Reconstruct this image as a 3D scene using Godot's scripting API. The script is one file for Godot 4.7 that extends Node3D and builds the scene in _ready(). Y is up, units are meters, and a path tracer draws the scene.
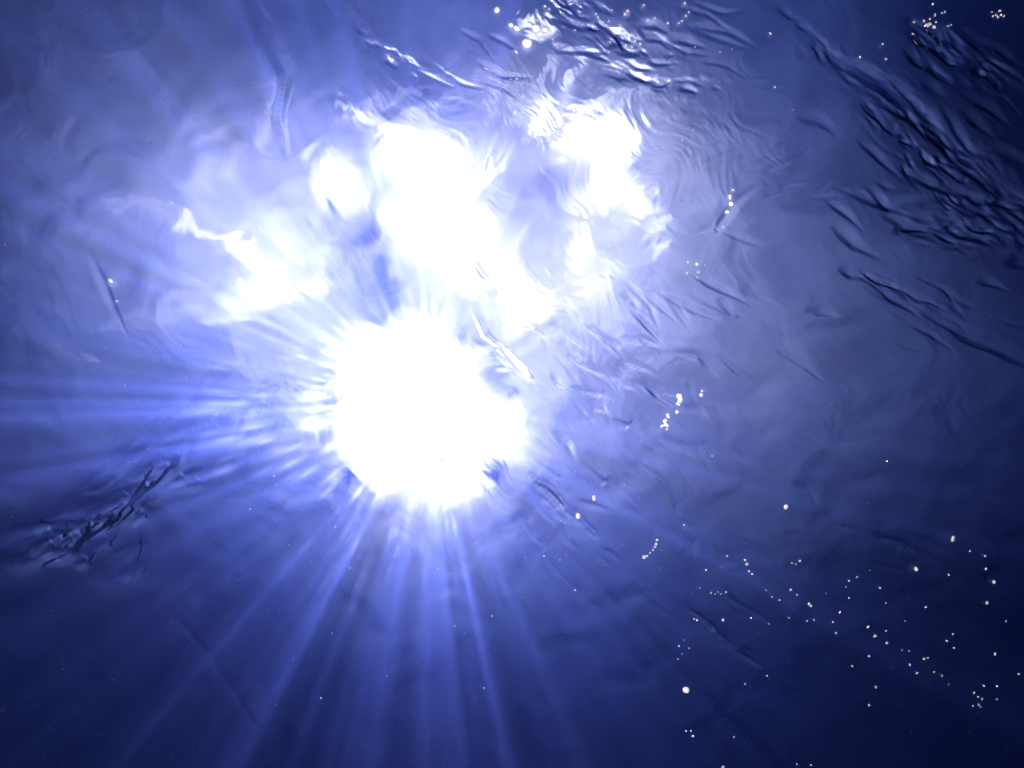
extends Node3D

# ---------------------------------------------------------------- view and light, set once
const DEPTH := 30.0           # metres of water over the lens
const S := DEPTH / 1.2        # the waves' sizes below are for 1.2 m
const PITCH := 88.0           # degrees above the horizontal
const FOV := 50.0
const N_WATER := 1.33
var sun_water := Vector3.UP   # towards the sun as seen below the surface
var sun_air := Vector3.UP     # towards the sun above it

var noise_a := FastNoiseLite.new()
var noise_b := FastNoiseLite.new()
var noise_c := FastNoiseLite.new()
var noise_d := FastNoiseLite.new()
var rng := RandomNumberGenerator.new()


# direction in the water of a bearing given as a place in the view
func bearing(px: float, py: float) -> Vector3:
	var k := 2.0 * tan(deg_to_rad(FOV) * 0.5) / 768.0
	var p := deg_to_rad(PITCH)
	var fwd := Vector3(0, sin(p), -cos(p))
	var up := Vector3(0, cos(p), sin(p))
	return (fwd + Vector3.RIGHT * (px - 512.0) * k - up * (py - 384.0) * k).normalized()


# the same direction once it has left flat water
func into_air(d: Vector3) -> Vector3:
	var h := Vector2(d.x, d.z) * N_WATER
	return Vector3(h.x, sqrt(maxf(1.0 - h.length_squared(), 0.0004)), h.y).normalized()


func on_surface(px: float, py: float) -> Vector2:
	var d := bearing(px, py)
	return Vector2(d.x, d.z) * (1.2 / d.y)


func set_noise(n: FastNoiseLite, s: int, f: float, oct: int, kind := FastNoiseLite.FRACTAL_FBM) -> void:
	n.seed = s
	n.noise_type = FastNoiseLite.TYPE_SIMPLEX_SMOOTH
	n.frequency = f
	n.fractal_type = kind
	n.fractal_octaves = oct


func _ready() -> void:
	rng.seed = 20
	var cam := Camera3D.new()
	cam.name = "camera"
	cam.fov = FOV
	cam.near = 0.02
	cam.far = 6000.0
	cam.rotation_degrees = Vector3(PITCH, 0, 0)
	add_child(cam)
	sun_water = bearing(428, 405)
	sun_air = sun_water

	var e := Environment.new()
	e.background_mode = Environment.BG_SKY
	var sky := Sky.new()
	var pano := PanoramaSkyMaterial.new()
	pano.panorama = make_sky()
	sky.sky_material = pano
	e.sky = sky
	e.tonemap_mode = Environment.TONE_MAPPER_LINEAR
	e.tonemap_exposure = 2.4
	e.sdfgi_enabled = true
	e.ssao_enabled = true
	e.ssil_enabled = true
	# the hazy blue water, which scatters sunlight mostly forwards
	e.volumetric_fog_enabled = true
	e.volumetric_fog_density = 0.026
	e.volumetric_fog_albedo = Color(0.38, 0.465, 1.0)
	e.volumetric_fog_anisotropy = 0.77
	var we := WorldEnvironment.new()
	we.name = "world_environment"
	we.environment = e
	add_child(we)

	var sun := DirectionalLight3D.new()
	sun.name = "sun"
	sun.light_color = Color(1.0, 0.97, 0.92)
	sun.light_energy = 1.6
	sun.light_angular_distance = 0.25
	sun.shadow_enabled = true
	add_child(sun)
	sun.look_at_from_position(sun_air * 50.0, Vector3.ZERO, Vector3.FORWARD)

	make_water()
	make_seabed()
	make_bubbles()
	make_drift()


# ---------------------------------------------------------------- sky: air, with the sun's glow and the surface glare painted in
# [x, y, reach, strength]: sun glare and glitter painted into the sky (below 0: darker gaps), as bearings
const GLARE_PATCHES := [
	[432, 408, 50, 9.0], [395, 440, 36, 3.0], [490, 425, 34, 2.5], [405, 375, 32, 2.2], [440, 328, 16, 1.2],
	[430, 175, 30, 2.6], [455, 215, 34, 2.8], [480, 255, 28, 2.4], [415, 140, 20, 1.6], [345, 190, 22, 2.2], [350, 165, 14, 1.2], [338, 280, 18, 1.6], [525, 300, 24, 2.0], [545, 310, 18, 1.4], [400, 225, 16, 1.4],
	[600, 150, 23, 3.0], [570, 148, 14, 2.0], [542, 130, 9, 2.4], [625, 155, 14, 1.4], [612, 205, 22, 2.5], [590, 262, 18, 1.7], [640, 218, 13, 1.7], [655, 245, 9, 1.0], [575, 215, 12, 0.8],
	[258, 320, 11, 1.1], [245, 298, 10, 0.6], [290, 285, 14, 0.7], [370, 105, 12, 1.2], [232, 160, 22, 0.35], [300, 235, 20, 0.5], [262, 262, 10, 0.5],
	[530, 38, 8, 3.0], [518, 28, 6, 2.0], [540, 30, 7, 2.0], [500, 90, 30, 0.25], [330, 400, 36, 0.35], [600, 300, 36, 0.35], [545, 330, 30, 0.5],
	[440, 240, 110, 0.75], [600, 190, 85, 0.7], [425, 410, 105, 0.7], [280, 250, 90, 0.6], [520, 330, 110, 0.45], [660, 330, 130, 0.2], [220, 210, 110, 0.3],
	[160, 250, 170, 0.12], [130, 100, 150, 0.10], [90, 410, 110, 0.08], [760, 330, 170, 0.08],
	[376, 240, 18, -0.9], [402, 285, 18, -0.9], [485, 345, 18, -1.3], [395, 318, 16, -0.9], [545, 195, 18, -0.4], [500, 285, 9, -0.8],
	[500, 455, 14, -2.0], [365, 470, 16, -2.0], [345, 395, 14, -1.0], [505, 380, 14, -1.5],
]
# [x, y, x, y, reach, strength]: streaks of glare painted into the sky
const GLARE_STREAKS := [
	[110, 185, 190, 220, 6, 0.14], [185, 218, 280, 276, 6, 0.9], [262, 268, 330, 300, 10, 0.6], [288, 70, 280, 130, 6, 0.2],
	[215, 330, 270, 290, 8, 0.4], [100, 350, 220, 305, 8, 0.08], [545, 130, 535, 85, 5, 0.4], [545, 125, 552, 70, 4, 0.35], [560, 130, 575, 90, 5, 0.4], [580, 130, 600, 100, 5, 0.4],
	[525, 130, 515, 95, 5, 0.35], [495, 120, 490, 85, 5, 0.3], [570, 95, 575, 84, 4, 0.5], [610, 120, 640, 95, 6, 0.2], [350, 85, 385, 125, 7, 0.5], [480, 200, 500, 160, 9, 0.5],
]
# [x, y, reach, share taken away]: dark water areas painted as dimmer patches of the sky glow
const DARK_PATCHES := [[100, 530, 70, 0.4], [955, 165, 80, 0.85], [1030, 90, 110, 0.85], [1000, 260, 70, 0.5], [640, 20, 55, 0.35], [215, 25, 40, 0.35], [10, 30, 80, 0.5], [60, 620, 150, 0.6], [1000, 720, 310, 0.95], [200, 720, 200, 0.85], [480, 730, 170, 0.8], [740, 700, 150, 0.5], [340, 15, 40, 0.25], [30, 560, 60, 0.5]]


func make_sky() -> ImageTexture:
	var w := 2048
	var h := 1024
	set_noise(noise_a, 3, 5.0, 4)
	set_noise(noise_b, 9, 16.0, 4)
	var data := PackedFloat32Array()
	data.resize(w * h * 3)
	var dirs := PackedVector3Array()
	var inv := PackedFloat32Array()
	var power := PackedFloat32Array()
	var broad := []            # wide halos of glow painted into the sky, bluer than the glare
	var per_px := 2.0 * tan(deg_to_rad(FOV) * 0.5) / 768.0
	for c in GLARE_PATCHES:
		dirs.append(into_air(bearing(c[0], c[1])))
		var r: float = c[2] * per_px * 1.36
		inv.append(1.0 / (r * r))
		power.append(c[3] * 0.55)
		broad.append(c[2] >= 70 and c[3] < 0.2)
	for c in GLARE_STREAKS:
		var a := Vector2(c[0], c[1])
		var b := Vector2(c[2], c[3])
		var steps := int(a.distance_to(b) / c[4]) + 1
		for k in steps + 1:
			var p := a.lerp(b, float(k) / steps)
			dirs.append(into_air(bearing(p.x, p.y)))
			var r: float = c[4] * per_px * 1.36 * (0.7 + 0.6 * k / steps)
			inv.append(1.0 / (r * r))
			power.append(c[5] * 0.4)
			broad.append(false)
	var gaps := []
	for c in DARK_PATCHES:
		var r: float = c[2] * per_px * 1.36
		gaps.append([into_air(bearing(c[0], c[1])), 1.0 / (r * r), c[3]])
	var glow_mid := into_air(bearing(450, 285))
	var n := dirs.size()
	for j in h:
		var el := (0.5 - (j + 0.5) / h) * PI
		var y := sin(el)
		var cr := cos(el)
		for i in w:
			var at := (j * w + i) * 3
			if y < 0.0:
				data[at] = 0.004
				data[at + 1] = 0.008
				data[at + 2] = 0.06
				continue
			var az := (i + 0.5) / w * TAU
			var d := Vector3(sin(az) * cr, y, -cos(az) * cr)
			var near := d.dot(sun_air)
			var ang := acos(clampf(near, -1.0, 1.0))
			# clear air, and a broad glow painted round the sun
			var off := acos(clampf(d.dot(glow_mid), -1.0, 1.0))
			var veil := noise_a.get_noise_3dv(d)
			var k := exp(-pow(off / 0.6, 2.4)) * (1.0 + 0.35 * veil + 0.3 * noise_b.get_noise_3dv(d * 0.8))
			for c in gaps:
				var t: float = (2.0 - 2.0 * d.dot(c[0])) * c[1]
				if t < 6.0:
					k *= 1.0 - c[2] * exp(-t)
			var r := 0.0001 + 0.102 * pow(maxf(k, 0.0), 1.45)
			var g := 0.0012 + 0.138 * pow(maxf(k, 0.0), 1.15)
			var b := 0.016 + 0.43 * k
			if ang < 0.9:
				var q := d + Vector3(noise_b.get_noise_3d(d.x, d.y, d.z), noise_b.get_noise_3d(d.x + 7.0, d.y, d.z), noise_b.get_noise_3d(d.x, d.y + 9.0, d.z)) * 0.022
				q = q.normalized()
				var glow := 0.0
				var halo := 0.0
				for m in n:
					var s := (2.0 - 2.0 * q.dot(dirs[m])) * inv[m]
					if s < 8.0:
						if broad[m]:
							halo += power[m] * exp(-s)
						else:
							glow += power[m] * exp(-s)
				glow = maxf(glow, 0.0) * (1.0 + 0.5 * veil)
				halo *= 1.0 + 0.3 * veil
				r += glow * 0.92 + halo * 0.5
				g += glow * 0.95 + halo * 0.64
				b += glow * 1.2 + halo * 1.35
			data[at] = r
			data[at + 1] = g
			data[at + 2] = b
	var im := Image.create_from_data(w, h, false, Image.FORMAT_RGBF, data.to_byte_array())
	return ImageTexture.create_from_image(im)


# ---------------------------------------------------------------- the water surface
func axis(lo: float, hi: float, cell: float, far: float) -> PackedFloat32Array:
	var mid := PackedFloat32Array()
	var n := int(round((hi - lo) / cell))
	for i in n + 1:
		mid.append(lo + (hi - lo) * i / n)
	var left := PackedFloat32Array()
	var step := cell
	var x := lo
	while x > -far:
		step *= 1.25
		x -= step
		left.append(x)
	left.reverse()
	var all := left
	all.append_array(mid)
	step = cell
	x = hi
	while x < far:
		step *= 1.25
		x += step
		all.append(x)
	return all


# [height in m, half width in m, strands, [x, y] ...]: crests and creases of the chop, as bearings
const CRESTS := [
	[0.0140, 0.0280, -1.0, [-30, 590], [60, 540], [110, 508], [165, 462], [205, 412], [250, 365]],
	[0.0062, 0.0100, -1.0, [10, 528], [70, 528], [130, 498], [190, 448]],
	[0.0016, 0.0160, 0.1, [240, -20], [270, 30], [288, 75], [281, 120], [292, 170]],
	[0.0016, 0.0100, 0.2, [160, 600], [215, 660], [245, 705], [275, 745], [310, 775]],
	[0.0050, 0.0140, -1.0, [1040, 232], [985, 178], [930, 128], [880, 88], [835, 64], [800, 30]],
	[0.0036, 0.0085, -1.0, [1040, 375], [1000, 352], [960, 335], [915, 308]],
	[0.0032, 0.0070, -1.0, [935, 200], [890, 207], [835, 186]],
	[0.0022, 0.0055, -1.0, [760, 185], [735, 200], [720, 225], [690, 235]],
	[0.0016, 0.0045, -1.0, [765, 245], [740, 236], [720, 228]],
	[0.0018, 0.0050, -1.0, [95, 250], [112, 285], [135, 340]],
	[0.004, 0.020, 0.9, [750, -10], [800, 30], [830, 62], [880, 85], [930, 125], [980, 170], [1040, 215]],
	[0.007, 0.036, 1.0, [860, 100], [920, 150], [960, 190], [1040, 240]],
	[0.008, 0.030, 1.0, [900, 20], [950, 60], [1000, 80], [1040, 120]],
	[0.007, 0.020, 1.0, [890, 230], [960, 225], [1030, 250]],
	[0.005, 0.010, 0.9, [855, 268], [900, 290], [945, 310]],
	[0.005, 0.012, 1.0, [680, 600], [740, 650], [800, 690]],
	[0.005, 0.009, 0.9, [870, 532], [905, 545], [930, 562]],
	[0.005, 0.011, 1.0, [530, 475], [560, 505], [600, 540]],
	[0.004, 0.010, 1.0, [655, 470], [690, 530], [700, 565]],
	[0.004, 0.022, 0.9, [330, -10], [370, 45], [420, 75], [490, 100]],
	[0.006, 0.026, 1.0, [540, -10], [580, 15], [630, 45], [690, 60]],
	[0.004, 0.018, 1.0, [600, 65], [660, 85], [740, 85]],
]


func make_water() -> void:
	set_noise(noise_a, 11, 1.0, 2)
	set_noise(noise_b, 21, 1.0, 3)
	set_noise(noise_c, 31, 1.0, 2)
	set_noise(noise_d, 41, 1.0, 2)
	# laid out at the size for 1.2 m of water, then scaled up with S
	var xs := axis(-0.92, 0.92, 0.0023, 40.0)
	var zs := axis(-0.72, 0.66, 0.0023, 40.0)
	var nx := xs.size()
	var nz := zs.size()
	var hs := PackedFloat32Array()
	hs.resize(nx * nz)
	var patches := []
	for c in [[640, 340, 90, 0.55], [760, 540, 110, 0.5], [600, 60, 120, 0.55], [250, 420, 70, 0.7], [300, 180, 130, -0.8], [380, 260, 80, -0.7], [440, 700, 160, -0.5], [700, 120, 80, 0.5], [500, 130, 50, 0.4]]:
		patches.append([on_surface(c[0], c[1]), pow(c[2] * 0.00146, -2.0), c[3]])
	for j in nz:
		var z := zs[j]
		for i in nx:
			var x := xs[i]
			# swell
			var y := 0.012 * sin(x * 4.1 + z * 3.0 + 0.6) + 0.009 * sin(x * -3.0 + z * 6.2 + 1.9)
			if absf(x) < 6.0 and absf(z) < 6.0:
				# wind chop, calmer farther off: stretched across the wind and warped
				var wx := x + 0.05 * noise_c.get_noise_2d(x * 6.0, z * 6.0)
				var wz := z + 0.05 * noise_c.get_noise_2d(x * 6.0 + 40.0, z * 6.0)
				y += 0.0024 * smoothstep(0.75, 0.1, z) * noise_a.get_noise_2d(wx * 5.0 + wz * 2.0, wz * 7.0 - wx * 1.5)
				# ripples, in patches
				var patch := 0.25 + 0.5 * smoothstep(-0.1, 0.5, noise_d.get_noise_2d(x * 2.6, z * 2.6))
				for c in patches:
					patch += c[2] * exp(-Vector2(x, z).distance_squared_to(c[0]) * c[1])
				patch = maxf(patch, 0.0)
				y += 0.00013 * patch * noise_b.get_noise_2d((wx * 0.8 - wz) * 30.0, (wz * 0.8 + wx) * 95.0)
				y += (0.00010 + 0.00030 * patch) * noise_b.get_noise_2d((wx + wz * 0.6) * 40.0, (wz - wx * 0.4) * 22.0)
			hs[j * nx + i] = y
	for c in CRESTS:
		lay_crest(hs, xs, zs, c)
	# short broken wavelets: [x, y, reach across x and y, heading in degrees, how many, width]
	for c in [[955, 180, 95, 70, 32, 40, 0.007], [985, 235, 50, 35, 15, 14, 0.007], [960, 55, 70, 40, 30, 14, 0.006], [930, 320, 80, 35, 28, 12, 0.005], [800, 165, 70, 25, -15, 10, 0.004], [640, 380, 110, 85, 42, 70, 0.0052], [600, 510, 90, 50, 45, 14, 0.005], [760, 650, 80, 50, 42, 12, 0.005], [900, 545, 60, 30, 25, 8, 0.005], [630, 45, 90, 35, 22, 18, 0.005], [440, 75, 60, 35, 30, 6, 0.004], [225, 415, 45, 30, -42, 16, 0.0045], [165, 465, 35, 22, -40, 22, 0.006], [105, 512, 35, 20, -34, 26, 0.007], [50, 545, 40, 16, -28, 26, 0.0075], [135, 560, 24, 20, -48, 14, 0.006]]:
		for n in c[5]:
			var at := Vector2(c[0] + rng.randfn() * c[2] * 0.6, c[1] + rng.randfn() * c[3] * 0.6)
			var way := Vector2.from_angle(deg_to_rad(c[4] + rng.randfn() * 9.0)) * rng.randf_range(13.0, 36.0)
			var bend := way.orthogonal() * rng.randf_range(-0.25, 0.25)
			var w: float = c[6] * rng.randf_range(0.5, 1.05)
			lay_crest(hs, xs, zs, [w * rng.randf_range(0.25, 0.6), w, -1.0, [at.x - way.x, at.y - way.y], [at.x + bend.x, at.y + bend.y], [at.x + way.x, at.y + way.y]])
	place_bubbles(hs, xs, zs)
	var open := openness(xs, zs)
	var verts := PackedVector3Array()
	var norms := PackedVector3Array()
	verts.resize(nx * nz)
	norms.resize(nx * nz)
	var cols := PackedColorArray()
	cols.resize(nx * nz)
	var uvs := PackedVector2Array()
	uvs.resize(nx * nz)
	for j in nz:
		var ja := maxi(j - 1, 0)
		var jb := mini(j + 1, nz - 1)
		for i in nx:
			var ia := maxi(i - 1, 0)
			var ib := mini(i + 1, nx - 1)
			var at := j * nx + i
			verts[at] = Vector3(xs[i], hs[at], zs[j]) * S
			var sx := (hs[j * nx + ib] - hs[j * nx + ia]) / (xs[ib] - xs[ia])
			var sz := (hs[jb * nx + i] - hs[ja * nx + i]) / (zs[jb] - zs[ja])
			norms[at] = Vector3(-sx, 1.0, -sz).normalized()
			uvs[at] = Vector2(xs[i], zs[j]) / 0.09
			cols[at] = Color(1, 1, 1, 1.0 - clampf(open[at], 0.0, 0.95))
	var idx := PackedInt32Array()
	idx.resize((nx - 1) * (nz - 1) * 6)
	var k := 0
	for j in nz - 1:
		for i in nx - 1:
			var a := j * nx + i
			idx[k] = a
			idx[k + 1] = a + 1
			idx[k + 2] = a + nx
			idx[k + 3] = a + 1
			idx[k + 4] = a + nx + 1
			idx[k + 5] = a + nx
			k += 6
	var arr := []
	arr.resize(Mesh.ARRAY_MAX)
	arr[Mesh.ARRAY_VERTEX] = verts
	arr[Mesh.ARRAY_NORMAL] = norms
	arr[Mesh.ARRAY_COLOR] = cols
	arr[Mesh.ARRAY_TEX_UV] = uvs
	arr[Mesh.ARRAY_INDEX] = idx
	var mesh := ArrayMesh.new()
	mesh.add_surface_from_arrays(Mesh.PRIMITIVE_TRIANGLES, arr)
	var m := StandardMaterial3D.new()
	m.resource_name = "water"
	m.albedo_color = Color(1, 1, 1, 0)
	m.roughness = 0.0
	m.refraction_enabled = true
	m.refraction_scale = 0.033
	m.transparency = BaseMaterial3D.TRANSPARENCY_ALPHA_SCISSOR
	m.alpha_scissor_threshold = 0.1
	m.vertex_color_use_as_albedo = true
	m.albedo_texture = fine_gaps()  # alpha holes added to the sheet so direct sunlight reaches the haze
	m.texture_filter = BaseMaterial3D.TEXTURE_FILTER_NEAREST
	mesh.surface_set_material(0, m)
	var o := MeshInstance3D.new()
	o.name = "water_surface"
	o.mesh = mesh
	o.position = Vector3(0, DEPTH, 0)
	o.set_meta("kind", "structure")
	o.set_meta("label", "rippled sea surface seen from below with the sun shining through")
	add_child(o, true)


func lay_crest(hs: PackedFloat32Array, xs: PackedFloat32Array, zs: PackedFloat32Array, c: Array) -> void:
	var amp: float = c[0]
	var wide: float = c[1]
	var strands: float = c[2]
	var nx := xs.size()
	var pts: Array[Vector2] = []
	var cur := Curve2D.new()
	for k in range(3, c.size()):
		cur.add_point(on_surface(c[k][0], c[k][1]))
	for k in cur.point_count:
		var a := cur.get_point_position(maxi(k - 1, 0))
		var b := cur.get_point_position(mini(k + 1, cur.point_count - 1))
		cur.set_point_in(k, (a - b) * 0.16)
		cur.set_point_out(k, (b - a) * 0.16)
	var total := cur.get_baked_length()
	var steps := int(total / 0.008) + 2
	for k in steps:
		pts.append(cur.sample_baked(total * k / (steps - 1)))
	var band := strands < 0.0          # a smooth dark flank, steep on the side towards the sun
	var reach := wide * (5.0 if band else 3.0)
	var hub := on_surface(440, 330)
	var best := {}
	for k in steps:
		var p := pts[k]
		var t := float(k) / (steps - 1)
		var ahead := (pts[mini(k + 1, steps - 1)] - pts[maxi(k - 1, 0)]).normalized()
		var out_sign := 1.0 if Vector2(-ahead.y, ahead.x).dot(p - hub) > 0.0 else -1.0
		var i0 := xs.bsearch(p.x - reach)
		var i1 := xs.bsearch(p.x + reach)
		var j0 := zs.bsearch(p.y - reach)
		var j1 := zs.bsearch(p.y + reach)
		for j in range(j0, j1):
			for i in range(i0, i1):
				var q := Vector2(xs[i], zs[j]) - p
				var dd := q.length_squared()
				var at := j * nx + i
				if not best.has(at) or dd < best[at].x:
					best[at] = Vector3(dd, t + ahead.dot(q) / total, ahead.cross(q) * out_sign)
	for at in best:
		var v: Vector3 = best[at]
		var x := xs[at % nx]
		var z := zs[int(at / nx)]
		var ends := pow(sin(PI * clampf(v.y * 0.96 + 0.02, 0.0, 1.0)), 0.7)
		var along := v.y * total
		var side := v.z + 0.25 * wide * noise_d.get_noise_2d(x * 12.0, z * 12.0)
		var w := wide * (0.25 + 0.75 * ends) * (1.0 + 0.5 * noise_d.get_noise_2d(along * 9.0, amp * 900.0))
		var env := exp(-v.x / (w * w)) * ends
		if band:
			var u := v.z + 0.4 * wide * noise_d.get_noise_2d(along * 9.0 + amp * 700.0, side * 6.0) + 0.22 * wide * noise_b.get_noise_2d(along * 12.0, side * 90.0)
			var bw := wide * (0.3 + 0.7 * ends) * (1.15 - 0.6 * v.y)
			var hump := smoothstep(-1.25, -0.75, u / bw) * 0.25 + 0.75 * clampf(u / bw + 1.0, 0.0, 1.0) if u < 0.0 else 0.5 + 0.5 * cos(PI * minf(u / (3.0 * bw), 1.0))
			hs[at] += ends * bw / wide * (amp * hump + 0.07 * amp * noise_b.get_noise_2d(side * 100.0, along * 5.0) * exp(-v.x / (4.0 * wide * wide)))
			continue
		# broken strands that run with the crest, each steep on the side away from the sun
		var ph := side / (wide * 0.8) + 1.1 * noise_b.get_noise_2d(along * 7.0 + amp * 900.0, side * 16.0)
		var saw := ph - floorf(ph)
		saw = saw / 0.32 if saw < 0.32 else (1.0 - saw) / 0.68
		var dash := smoothstep(-0.15, 0.3, noise_b.get_noise_2d(side * 34.0 + 50.0, along * 13.0))
		var body := exp(-pow((side - 0.3 * w) / (w * (0.5 if side > 0.3 * w else 1.0)), 2.0))
		hs[at] += amp * env * ((1.0 - 0.7 * strands) * body + strands * 0.8 * saw * dash)


func make_seabed() -> void:
	set_noise(noise_c, 51, 0.35, 3)
	var st := SurfaceTool.new()
	st.begin(Mesh.PRIMITIVE_TRIANGLES)
	st.set_smooth_group(0)
	var n := 70
	for j in n + 1:
		for i in n + 1:
			var x := (float(i) / n - 0.5) * 2400.0
			var z := (float(j) / n - 0.5) * 2400.0
			st.add_vertex(Vector3(x, 4.0 * noise_c.get_noise_2d(x * 0.04, z * 0.04), z))
	for j in n:
		for i in n:
			var a := j * (n + 1) + i
			for q in [a, a + 1, a + n + 1, a + 1, a + n + 2, a + n + 1]:
				st.add_index(q)
	st.generate_normals()
	var m := StandardMaterial3D.new()
	m.resource_name = "sand"
	m.albedo_color = Color(0.22, 0.30, 0.42)
	m.roughness = 1.0
	var o := MeshInstance3D.new()
	o.name = "seabed"
	o.mesh = st.commit()
	o.mesh.surface_set_material(0, m)
	o.position = Vector3(0, -45, 0)
	o.set_meta("kind", "structure")
	o.set_meta("label", "dim sandy seabed far below the surface")
	add_child(o, true)


# ---------------------------------------------------------------- share of holes cut in the water sheet, added to let sun shafts through
func openness(xs: PackedFloat32Array, zs: PackedFloat32Array) -> PackedFloat32Array:
	var nx := xs.size()
	var out := PackedFloat32Array()
	out.resize(nx * zs.size())
	out.fill(0.2)
	set_noise(noise_c, 61, 20.0, 2)
	# more of the added holes where the surface glitters
	var spots := []
	for c in [[435, 300, 230], [430, 400, 150]]:
		var r: float = c[2] * 0.00146
		spots.append([on_surface(c[0], c[1]), 1.0 / r])
	for j in zs.size():
		for i in nx:
			var v := 0.5 + 0.5 * noise_c.get_noise_2d(xs[i], zs[j])
			var p := Vector2(xs[i], zs[j])
			var k := 0.0
			for c in spots:
				k = maxf(k, smoothstep(1.3, 0.5, p.distance_to(c[0]) * c[1]))
			out[j * nx + i] = 0.06 * k * smoothstep(0.5, 0.78, v)
	# narrow slots added to the sheet, mostly under the sun: one fine shaft each
	var hub := on_surface(430, 395)
	for n in 600:
		# a second fan, up and to the left
		var fan := n >= 480
		var way := Vector2.from_angle(rng.randf_range(1.35, 3.5) if fan else rng.randf() * TAU)
		var off := rng.randf_range(0.10, 0.34) if fan else 0.06 + 0.26 * pow(rng.randf(), 1.1)
		var p := hub + way * off
		var w := maxf(0.0028, off * rng.randf_range(0.008, 0.019))
		var long := w * rng.randf_range(2.5, 6.0)
		var share := (0.05 + 0.31 * pow(rng.randf(), 1.8)) * clampf(maxf(0.5 + 0.7 * way.dot(Vector2(-0.05, -1.0)), 0.6 + 1.3 * way.dot(Vector2(-0.75, 0.66))), 0.12, 2.4)
		if fan:
			share = 0.25 + 0.7 * pow(rng.randf(), 1.5)
		for j in range(zs.bsearch(p.y - 2.0 * long), zs.bsearch(p.y + 2.0 * long)):
			for i in range(xs.bsearch(p.x - 2.0 * long), xs.bsearch(p.x + 2.0 * long)):
				var q := Vector2(xs[i], zs[j]) - p
				out[j * nx + i] += share * exp(-pow(q.dot(way) / long, 2.0) - pow(q.cross(way) / w, 2.0))
	for b in bubbles:  # an added hole over each bubble, so the sun brightens it
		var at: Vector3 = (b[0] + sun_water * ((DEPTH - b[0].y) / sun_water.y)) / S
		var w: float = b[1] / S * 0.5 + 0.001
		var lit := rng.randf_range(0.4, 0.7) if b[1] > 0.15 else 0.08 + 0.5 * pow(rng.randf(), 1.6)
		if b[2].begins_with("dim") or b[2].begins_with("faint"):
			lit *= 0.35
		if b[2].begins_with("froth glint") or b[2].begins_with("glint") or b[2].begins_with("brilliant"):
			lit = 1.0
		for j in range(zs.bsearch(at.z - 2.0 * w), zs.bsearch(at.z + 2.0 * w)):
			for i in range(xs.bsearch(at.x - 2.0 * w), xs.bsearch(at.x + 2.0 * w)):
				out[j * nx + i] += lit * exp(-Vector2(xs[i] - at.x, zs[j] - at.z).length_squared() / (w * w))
	return out


# levels 0..1 in random order inside each 4 x 4 block
func fine_gaps() -> ImageTexture:
	var n := 256
	var im := Image.create(n, n, false, Image.FORMAT_RGBA8)
	var levels := range(16)
	for by in n / 4:
		for bx in n / 4:
			for k in range(15, 0, -1):
				var o := rng.randi_range(0, k)
				var t = levels[k]
				levels[k] = levels[o]
				levels[o] = t
			for k in 16:
				im.set_pixel(bx * 4 + k % 4, by * 4 + int(k / 4), Color(1, 1, 1, 0.1 / (1.0 - (levels[k] + 0.5) / 16.0)) if levels[k] < 14 else Color(1, 1, 1, 1))
	return ImageTexture.create_from_image(im)


# ---------------------------------------------------------------- bubbles
# a cap shaped bubble: a domed film over a hollow, with a rolled rim
func make_bubble_mesh(film: Material) -> ArrayMesh:
	var nu := 20
	var nv := 9
	var st := SurfaceTool.new()
	st.begin(Mesh.PRIMITIVE_TRIANGLES)
	st.set_smooth_group(0)
	for j in nv + 1:
		var a := 2.0 * j / nv
		for i in nu:
			var p := TAU * i / nu
			var r := 0.5 * sin(minf(a, PI * 0.5)) - 0.04 * maxf(a - PI * 0.5, 0.0)
			st.add_vertex(Vector3(r * cos(p), 0.42 * cos(a), r * sin(p)))
	for j in nv:
		for i in nu:
			var a := j * nu + i
			var b := j * nu + (i + 1) % nu
			for q in [a, b, a + nu, b, b + nu, a + nu]:
				st.add_index(q)
	st.generate_normals()
	var mesh := st.commit()
	mesh.surface_set_material(0, film)
	return mesh


var bubbles := []             # [where, size in m, label, group]
var label_now := ""
var group_now := ""


func bubble(px: float, py: float, size: float, label := "", group := "") -> void:
	bubbles.append([Vector3(px, py, size), 0.0, label if label else label_now, group if group or label else group_now])


const ORDER := ["first", "second", "third", "fourth", "fifth", "sixth", "seventh", "eighth", "ninth", "tenth", "eleventh", "twelfth", "thirteenth", "fourteenth", "fifteenth"]


# a cluster: [x, y, size] ... with one shared label, or one label each
func cluster(group: String, label: String, list: Array, labels := []) -> void:
	group_now = group
	label_now = label
	if labels.is_empty() and list.size() > 3:
		list.sort_custom(func(a, b): return a[1] < b[1])
		var rows := clampi(int(round(sqrt(list.size() * 0.45))), 1, 5)
		var row_names = [[], [""], ["upper", "lower"], ["top", "middle", "bottom"], ["top", "upper", "lower", "bottom"], ["top", "upper", "middle", "lower", "bottom"]][rows]
		for r in rows:
			var row := list.slice(list.size() * r / rows, list.size() * (r + 1) / rows)
			row.sort_custom(func(a, b): return a[0] < b[0])
			for k in row.size():
				bubble(row[k][0], row[k][1], row[k][2] if row[k].size() > 2 else 2.8, "%s, %s from the left%s" % [label, ORDER[k], " in the %s row" % row_names[r] if rows > 1 else ""], group)
		return
	for i in list.size():
		bubble(list[i][0], list[i][1], list[i][2] if list[i].size() > 2 else 2.8, labels[i] if i < labels.size() else label, group)


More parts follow.
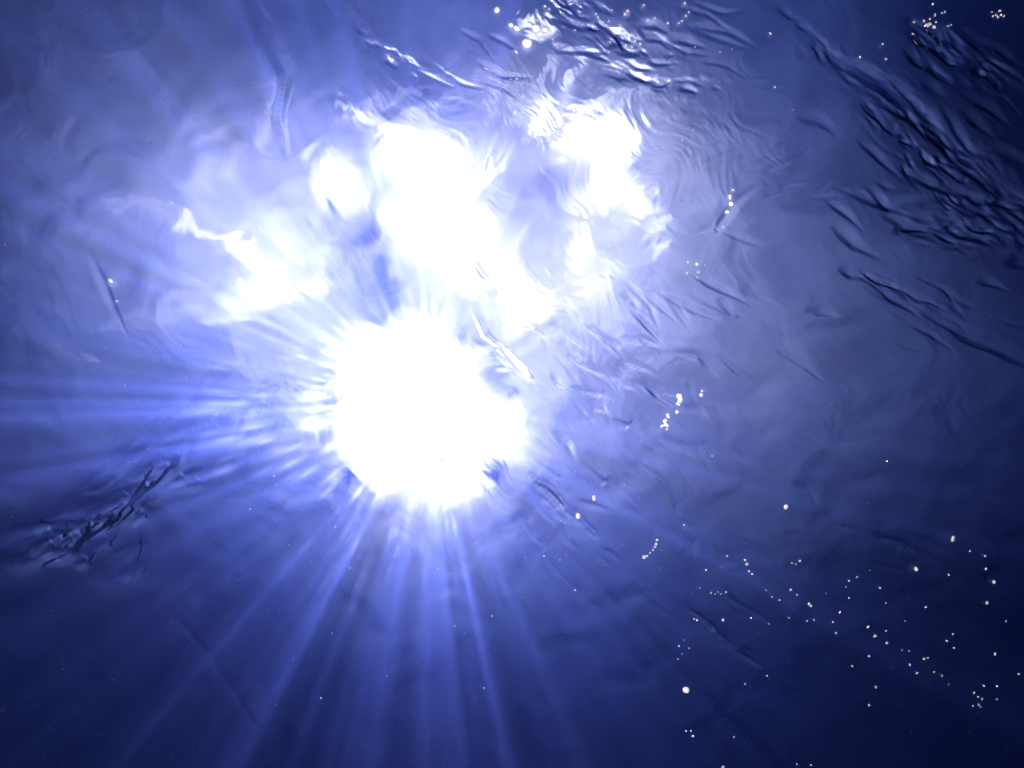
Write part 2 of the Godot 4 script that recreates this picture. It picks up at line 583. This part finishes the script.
func place_bubbles(hs: PackedFloat32Array, xs: PackedFloat32Array, zs: PackedFloat32Array) -> void:
	bubble(786, 507, 8, "large bright bubble glinting alone in open blue water right of the crescent cluster")
	bubble(686, 690, 8, "large glinting bubble alone in the dark water far below the crescent cluster")
	bubble(578, 516, 9, "bright white bubble beside dark ripples just below the sun glare")
	bubble(594, 498, 9, "faint round bubble just above the bright one near the sun glare")
	bubble(953, 539, 8, "dim bubble alone above the end of the drifting pinpoint bubbles near the edge")
	bubble(916, 569, 7, "bright bubble below the short dark ripple in the dark water")
	bubble(994, 582, 5.5, "bright bubble near the edge of the dark water, directly above a second one")
	bubble(987, 603, 5, "bright bubble near the edge of the dark water, directly below a second one")
	bubble(574, 110, 8, "small ring shaped bubble above the upper glare patch")
	bubble(497, 10, 7, "bright bubble on its own left of the brilliant froth under the surface")
	bubble(111, 281, 9, "bright wave glint added as a shell on the thin crest left of the glare")  # light glinting on the wave, shaped here as bubble shells
	bubble(117, 301, 5, "smaller wave glint added as a shell under the bright one on the thin crest")
	bubble(771, 34, 3, "single pinpoint bubble above the reddish dark crest")
	bubble(887, 461, 4, "dim bubble alone in the plain blue water right of the glare")
	bubble(860, 57, 4, "lowest bubble of the loose trio below the spray of bubbles")
	bubble(883, 44, 5, "topmost and largest bubble of the loose trio below the spray")
	bubble(886, 59, 4, "right hand bubble of the loose trio below the spray")
	cluster("bubbles in the crescent cluster", "tiny bubble in the bright crescent",
		[[657, 540, 4], [656, 544, 5], [655, 547, 5], [653, 550, 5], [650, 553, 4], [647, 556, 3.5]])
	bubble(644, 557, 6, "bright bubble at the lower tip of the crescent cluster")
	cluster("glints beside the glare", "froth glint right of the glare",
		[[679, 396, 6], [680, 400, 6], [678, 404, 5], [677, 412, 5], [668, 416, 7], [665, 421, 7], [666, 425, 6], [667, 429, 4], [662, 426, 4], [701, 395, 4], [702, 391, 3]])
	cluster("glints on the small curved crest", "glint on the small curved crest",
		[[730, 197, 6], [731, 204, 6], [727, 212, 4], [733, 190, 3]])
	cluster("glints in two short columns", "pale glint in the paired columns",
		[[688, 262, 5], [687, 273, 5], [697, 264, 6], [698, 272, 6], [697, 278, 4], [704, 265, 4]])
	cluster("bubbles in a row of five", "",
		[[711, 593], [715, 594], [718, 592], [721, 594], [726, 592]],
		["first bubble from the left in the level row of five", "second bubble from the left in the level row of five", "middle bubble in the level row of five", "fourth bubble from the left in the level row of five", "last bubble on the right of the level row of five"])
	cluster("bubbles in the ring shaped knot", "", [[747, 564, 6], [749, 571, 4], [752, 574, 3.5], [745, 560, 3]],
		["largest bubble of the ring shaped knot below the lone bright bubble", "bubble just under the largest one of the ring shaped knot", "lowest bubble of the ring shaped knot", "topmost tiny bubble of the ring shaped knot"])
	cluster("pair of bubbles beside the knot", "", [[800, 561, 4], [796, 564, 3], [792, 563, 2.5]],
		["brightest bubble of the short line right of the ring shaped knot", "middle bubble of the short line right of the ring shaped knot", "leftmost bubble of the short line right of the ring shaped knot"])
	cluster("froth at the top", "brilliant bubble of the top froth",
		[[517, 28, 10], [536, 28, 12], [545, 30, 10], [527, 43, 12], [540, 34, 8], [511, 25, 6]])
	cluster("sparkling bubbles in the dark chop at the top", "sparkling bubble in the top chop",
		[[545, 6, 4], [537, 10, 3], [549, 9, 3], [555, 44, 4], [553, 39, 3], [628, 11, 6], [625, 14, 4], [612, 10, 3], [596, 14, 3], [598, 17, 3], [644, 5, 5], [685, 3, 4], [689, 12, 5], [686, 16, 4], [682, 21, 4],
		[679, 23, 3], [668, 23, 4], [635, 41, 5], [640, 44, 5], [632, 47, 4], [626, 45, 4], [610, 42, 3], [609, 21, 3], [620, 25, 4], [622, 26, 3], [655, 18, 3], [648, 20, 3], [603, 22, 3], [575, 30, 3], [630, 40, 3]])
	cluster("bubbles in the tight spray", "bubble in the tight spray", [[924, 21, 4.5], [926, 25, 4.5], [930, 24, 4], [934, 27, 5], [935, 15, 4.5], [930, 19, 4], [928, 26, 4], [936, 22, 3], [942, 13, 3], [933, 4, 4], [914, 22, 4.5], [948, 26, 4], [951, 25, 3], [913, 34, 3], [945, 12, 3]])
	cluster("bubbles in the corner spray", "dim bubble in the corner spray", [[992, 12, 3], [996, 15, 4], [1000, 11, 4], [1004, 16, 3.5], [998, 17, 4], [993, 16, 3], [1001, 15, 3]])
	cluster("bubbles in the faint spray near the edge", "dim bubble of the low faint spray", [[974, 693, 3.5], [979, 705, 4.5], [984, 686, 3.5], [997, 699, 4], [997, 686, 3], [982, 699, 3.5], [973, 706, 3], [978, 697, 3], [981, 707, 3]])
	cluster("bubbles in the small knot over the large one", "bubble above the large lone bubble", [[679, 646, 3], [689, 648, 3], [678, 659, 3.5], [682, 654, 2.5], [684, 640, 2]])
	cluster("bubbles at the bottom under the large one", "", [[693, 736, 4.5], [686, 731, 3], [691, 731, 2.5]],
		["brighter bubble of the trio under the large lone one", "left tiny bubble of the trio under the large lone one", "middle tiny bubble of the trio under the large lone one"])
	cluster("bubbles drifting in the dark water", "pinpoint bubble in the dark drift",
		[[684, 525], [727, 556, 3.5], [721, 567], [706, 570], [700, 588], [791, 590, 4], [766, 590], [772, 597], [780, 600], [797, 595, 3], [809, 604, 4], [811, 606, 3.5], [814, 620, 4.5], [840, 612, 3.5], [833, 622, 3], [836, 633, 3.5], [849, 581], [846, 587, 3], [849, 598, 3.2], [857, 577, 4],
		[880, 588, 3.8], [886, 603, 3], [868, 627, 4], [875, 636, 4.5], [887, 643, 4.5], [886, 631, 2.5], [869, 656, 4], [852, 666, 3.5], [869, 705, 3.8], [876, 687, 4], [902, 650, 3], [909, 651, 2.5], [910, 665, 4], [917, 673, 3.6], [924, 659, 4], [928, 658, 3], [942, 676, 3.5], [934, 672], [949, 684], [953, 634, 3.5], [947, 641, 3],
		[954, 648, 3], [995, 654, 3.5], [1006, 621, 3], [985, 556, 4], [986, 569, 3], [970, 551, 3], [926, 607, 3], [905, 621, 2.5], [949, 575, 3], [1019, 674, 3.5], [769, 624, 3], [751, 618], [723, 620, 4], [697, 620, 3.5], [694, 619, 3], [789, 618], [807, 621], [734, 737, 3], [723, 767, 4], [811, 765, 3], [797, 764, 3], [767, 676, 3], [745, 684, 2.5]])
	cluster("specks in the rays", "faint speck in the sunrays",
		[[274, 476], [250, 509, 3.5], [332, 633, 3], [387, 676, 3], [484, 688, 4], [492, 616, 3], [455, 626, 3], [321, 698, 3], [350, 568, 3], [560, 560], [575, 590, 3]])
	cluster("specks near the upper glare", "faint speck beside the upper glare", [[682, 140, 3], [693, 130, 2.5], [622, 114, 4], [695, 47, 3], [732, 49, 2.5], [720, 52, 2.5]])
	cluster("specks over the reddish crest", "", [[770, 33, 3], [775, 87, 3], [793, 110, 2.5]], ["topmost pale speck left of the dark crest", "middle pale speck left of the dark crest", "lowest pale speck left of the dark crest"])
	bubble(172, 203, 4, "tiny bright point on the long pale streak left of the glare")
	bubble(152, 75, 3, "faint point in the pale blue water above the long streak")
	bubble(544, 556, 3, "lone tiny speck below the bright bubble near the sun")
	bubble(712, 456, 3, "lone pale speck in the plain blue water right of the sun")
	# each rises to just under the surface along its bearing
	var k := 2.0 * tan(deg_to_rad(FOV) * 0.5) / 768.0
	for b in bubbles:
		var d := bearing(b[0].x, b[0].y)
		var reach := DEPTH / d.y
		var size: float = b[0].z * k * reach / d.dot(bearing(512, 384)) * (0.8 if b[2].begins_with("froth glint") or b[2].begins_with("glint") else 0.6 if b[0].z > 5.0 else 0.5)
		for n in 3:
			var p := d * reach / S
			var i := clampi(xs.bsearch(p.x), 0, xs.size() - 1)
			var j := clampi(zs.bsearch(p.z), 0, zs.size() - 1)
			reach = (DEPTH + hs[j * xs.size() + i] * S - size * 0.8) / d.y
		b[0] = d * reach
		b[1] = size


func make_bubbles() -> void:
	var film := StandardMaterial3D.new()
	film.resource_name = "froth_film"
	film.albedo_color = Color(0.95, 0.96, 1.0)
	film.roughness = 0.4
	film.backlight_enabled = true
	film.backlight = Color(1.9, 1.9, 1.9)
	var mesh := make_bubble_mesh(film)
	for b in bubbles:
		var o := MeshInstance3D.new()
		o.name = "air_bubble"
		o.mesh = mesh
		var turn := Basis.from_euler(Vector3(rng.randf_range(-0.3, 0.3), rng.randf() * TAU, rng.randf_range(-0.3, 0.3)))
		o.transform = Transform3D(turn * Basis.from_scale(Vector3(rng.randf_range(0.6, 1.3), 0.8, rng.randf_range(0.6, 1.1)) * b[1]), b[0])
		o.set_meta("label", b[2])
		o.set_meta("category", "bubble")
		if b[3]:
			o.set_meta("group", b[3])
		add_child(o, true)


# fine drifting matter, far too much of it to count
func make_drift() -> void:
	var st := SurfaceTool.new()
	st.begin(Mesh.PRIMITIVE_TRIANGLES)
	var pts := [Vector3(1, 0, 0), Vector3(-0.8, 0.2, 0.3), Vector3(0, 0.7, 0), Vector3(0.1, -0.6, 0.2), Vector3(0, 0.1, 0.9), Vector3(0.2, 0, -0.8)]
	for t in [[0, 2, 4], [2, 1, 4], [1, 3, 4], [3, 0, 4], [2, 0, 5], [1, 2, 5], [3, 1, 5], [0, 3, 5]]:
		for k in t:
			st.add_vertex(pts[k])
	st.generate_normals()
	var m := StandardMaterial3D.new()
	m.resource_name = "drifting_matter"
	m.albedo_color = Color(0.85, 0.86, 0.84)
	m.roughness = 1.0
	m.backlight_enabled = true
	m.backlight = Color(1.0, 1.0, 1.0)
	var mm := MultiMesh.new()
	mm.transform_format = MultiMesh.TRANSFORM_3D
	mm.mesh = st.commit()
	mm.mesh.surface_set_material(0, m)
	mm.instance_count = 3000
	for k in mm.instance_count:
		var y := DEPTH * (0.12 + 0.82 * rng.randf())
		var p := Vector3(rng.randf_range(-0.8, 0.8) * y, y, rng.randf_range(-0.65, 0.6) * y)
		var s := 0.0006 * y * rng.randf_range(0.4, 1.0) + 0.002
		var turn := Basis.from_euler(Vector3(rng.randf() * TAU, rng.randf() * TAU, 0.0))
		mm.set_instance_transform(k, Transform3D(turn * Basis.from_scale(Vector3.ONE * s), p))
	var o := MultiMeshInstance3D.new()
	o.name = "drifting_particles"
	o.multimesh = mm
	o.set_meta("kind", "stuff")
	o.set_meta("label", "fine pale particles drifting in the hazy water")
	add_child(o, true)
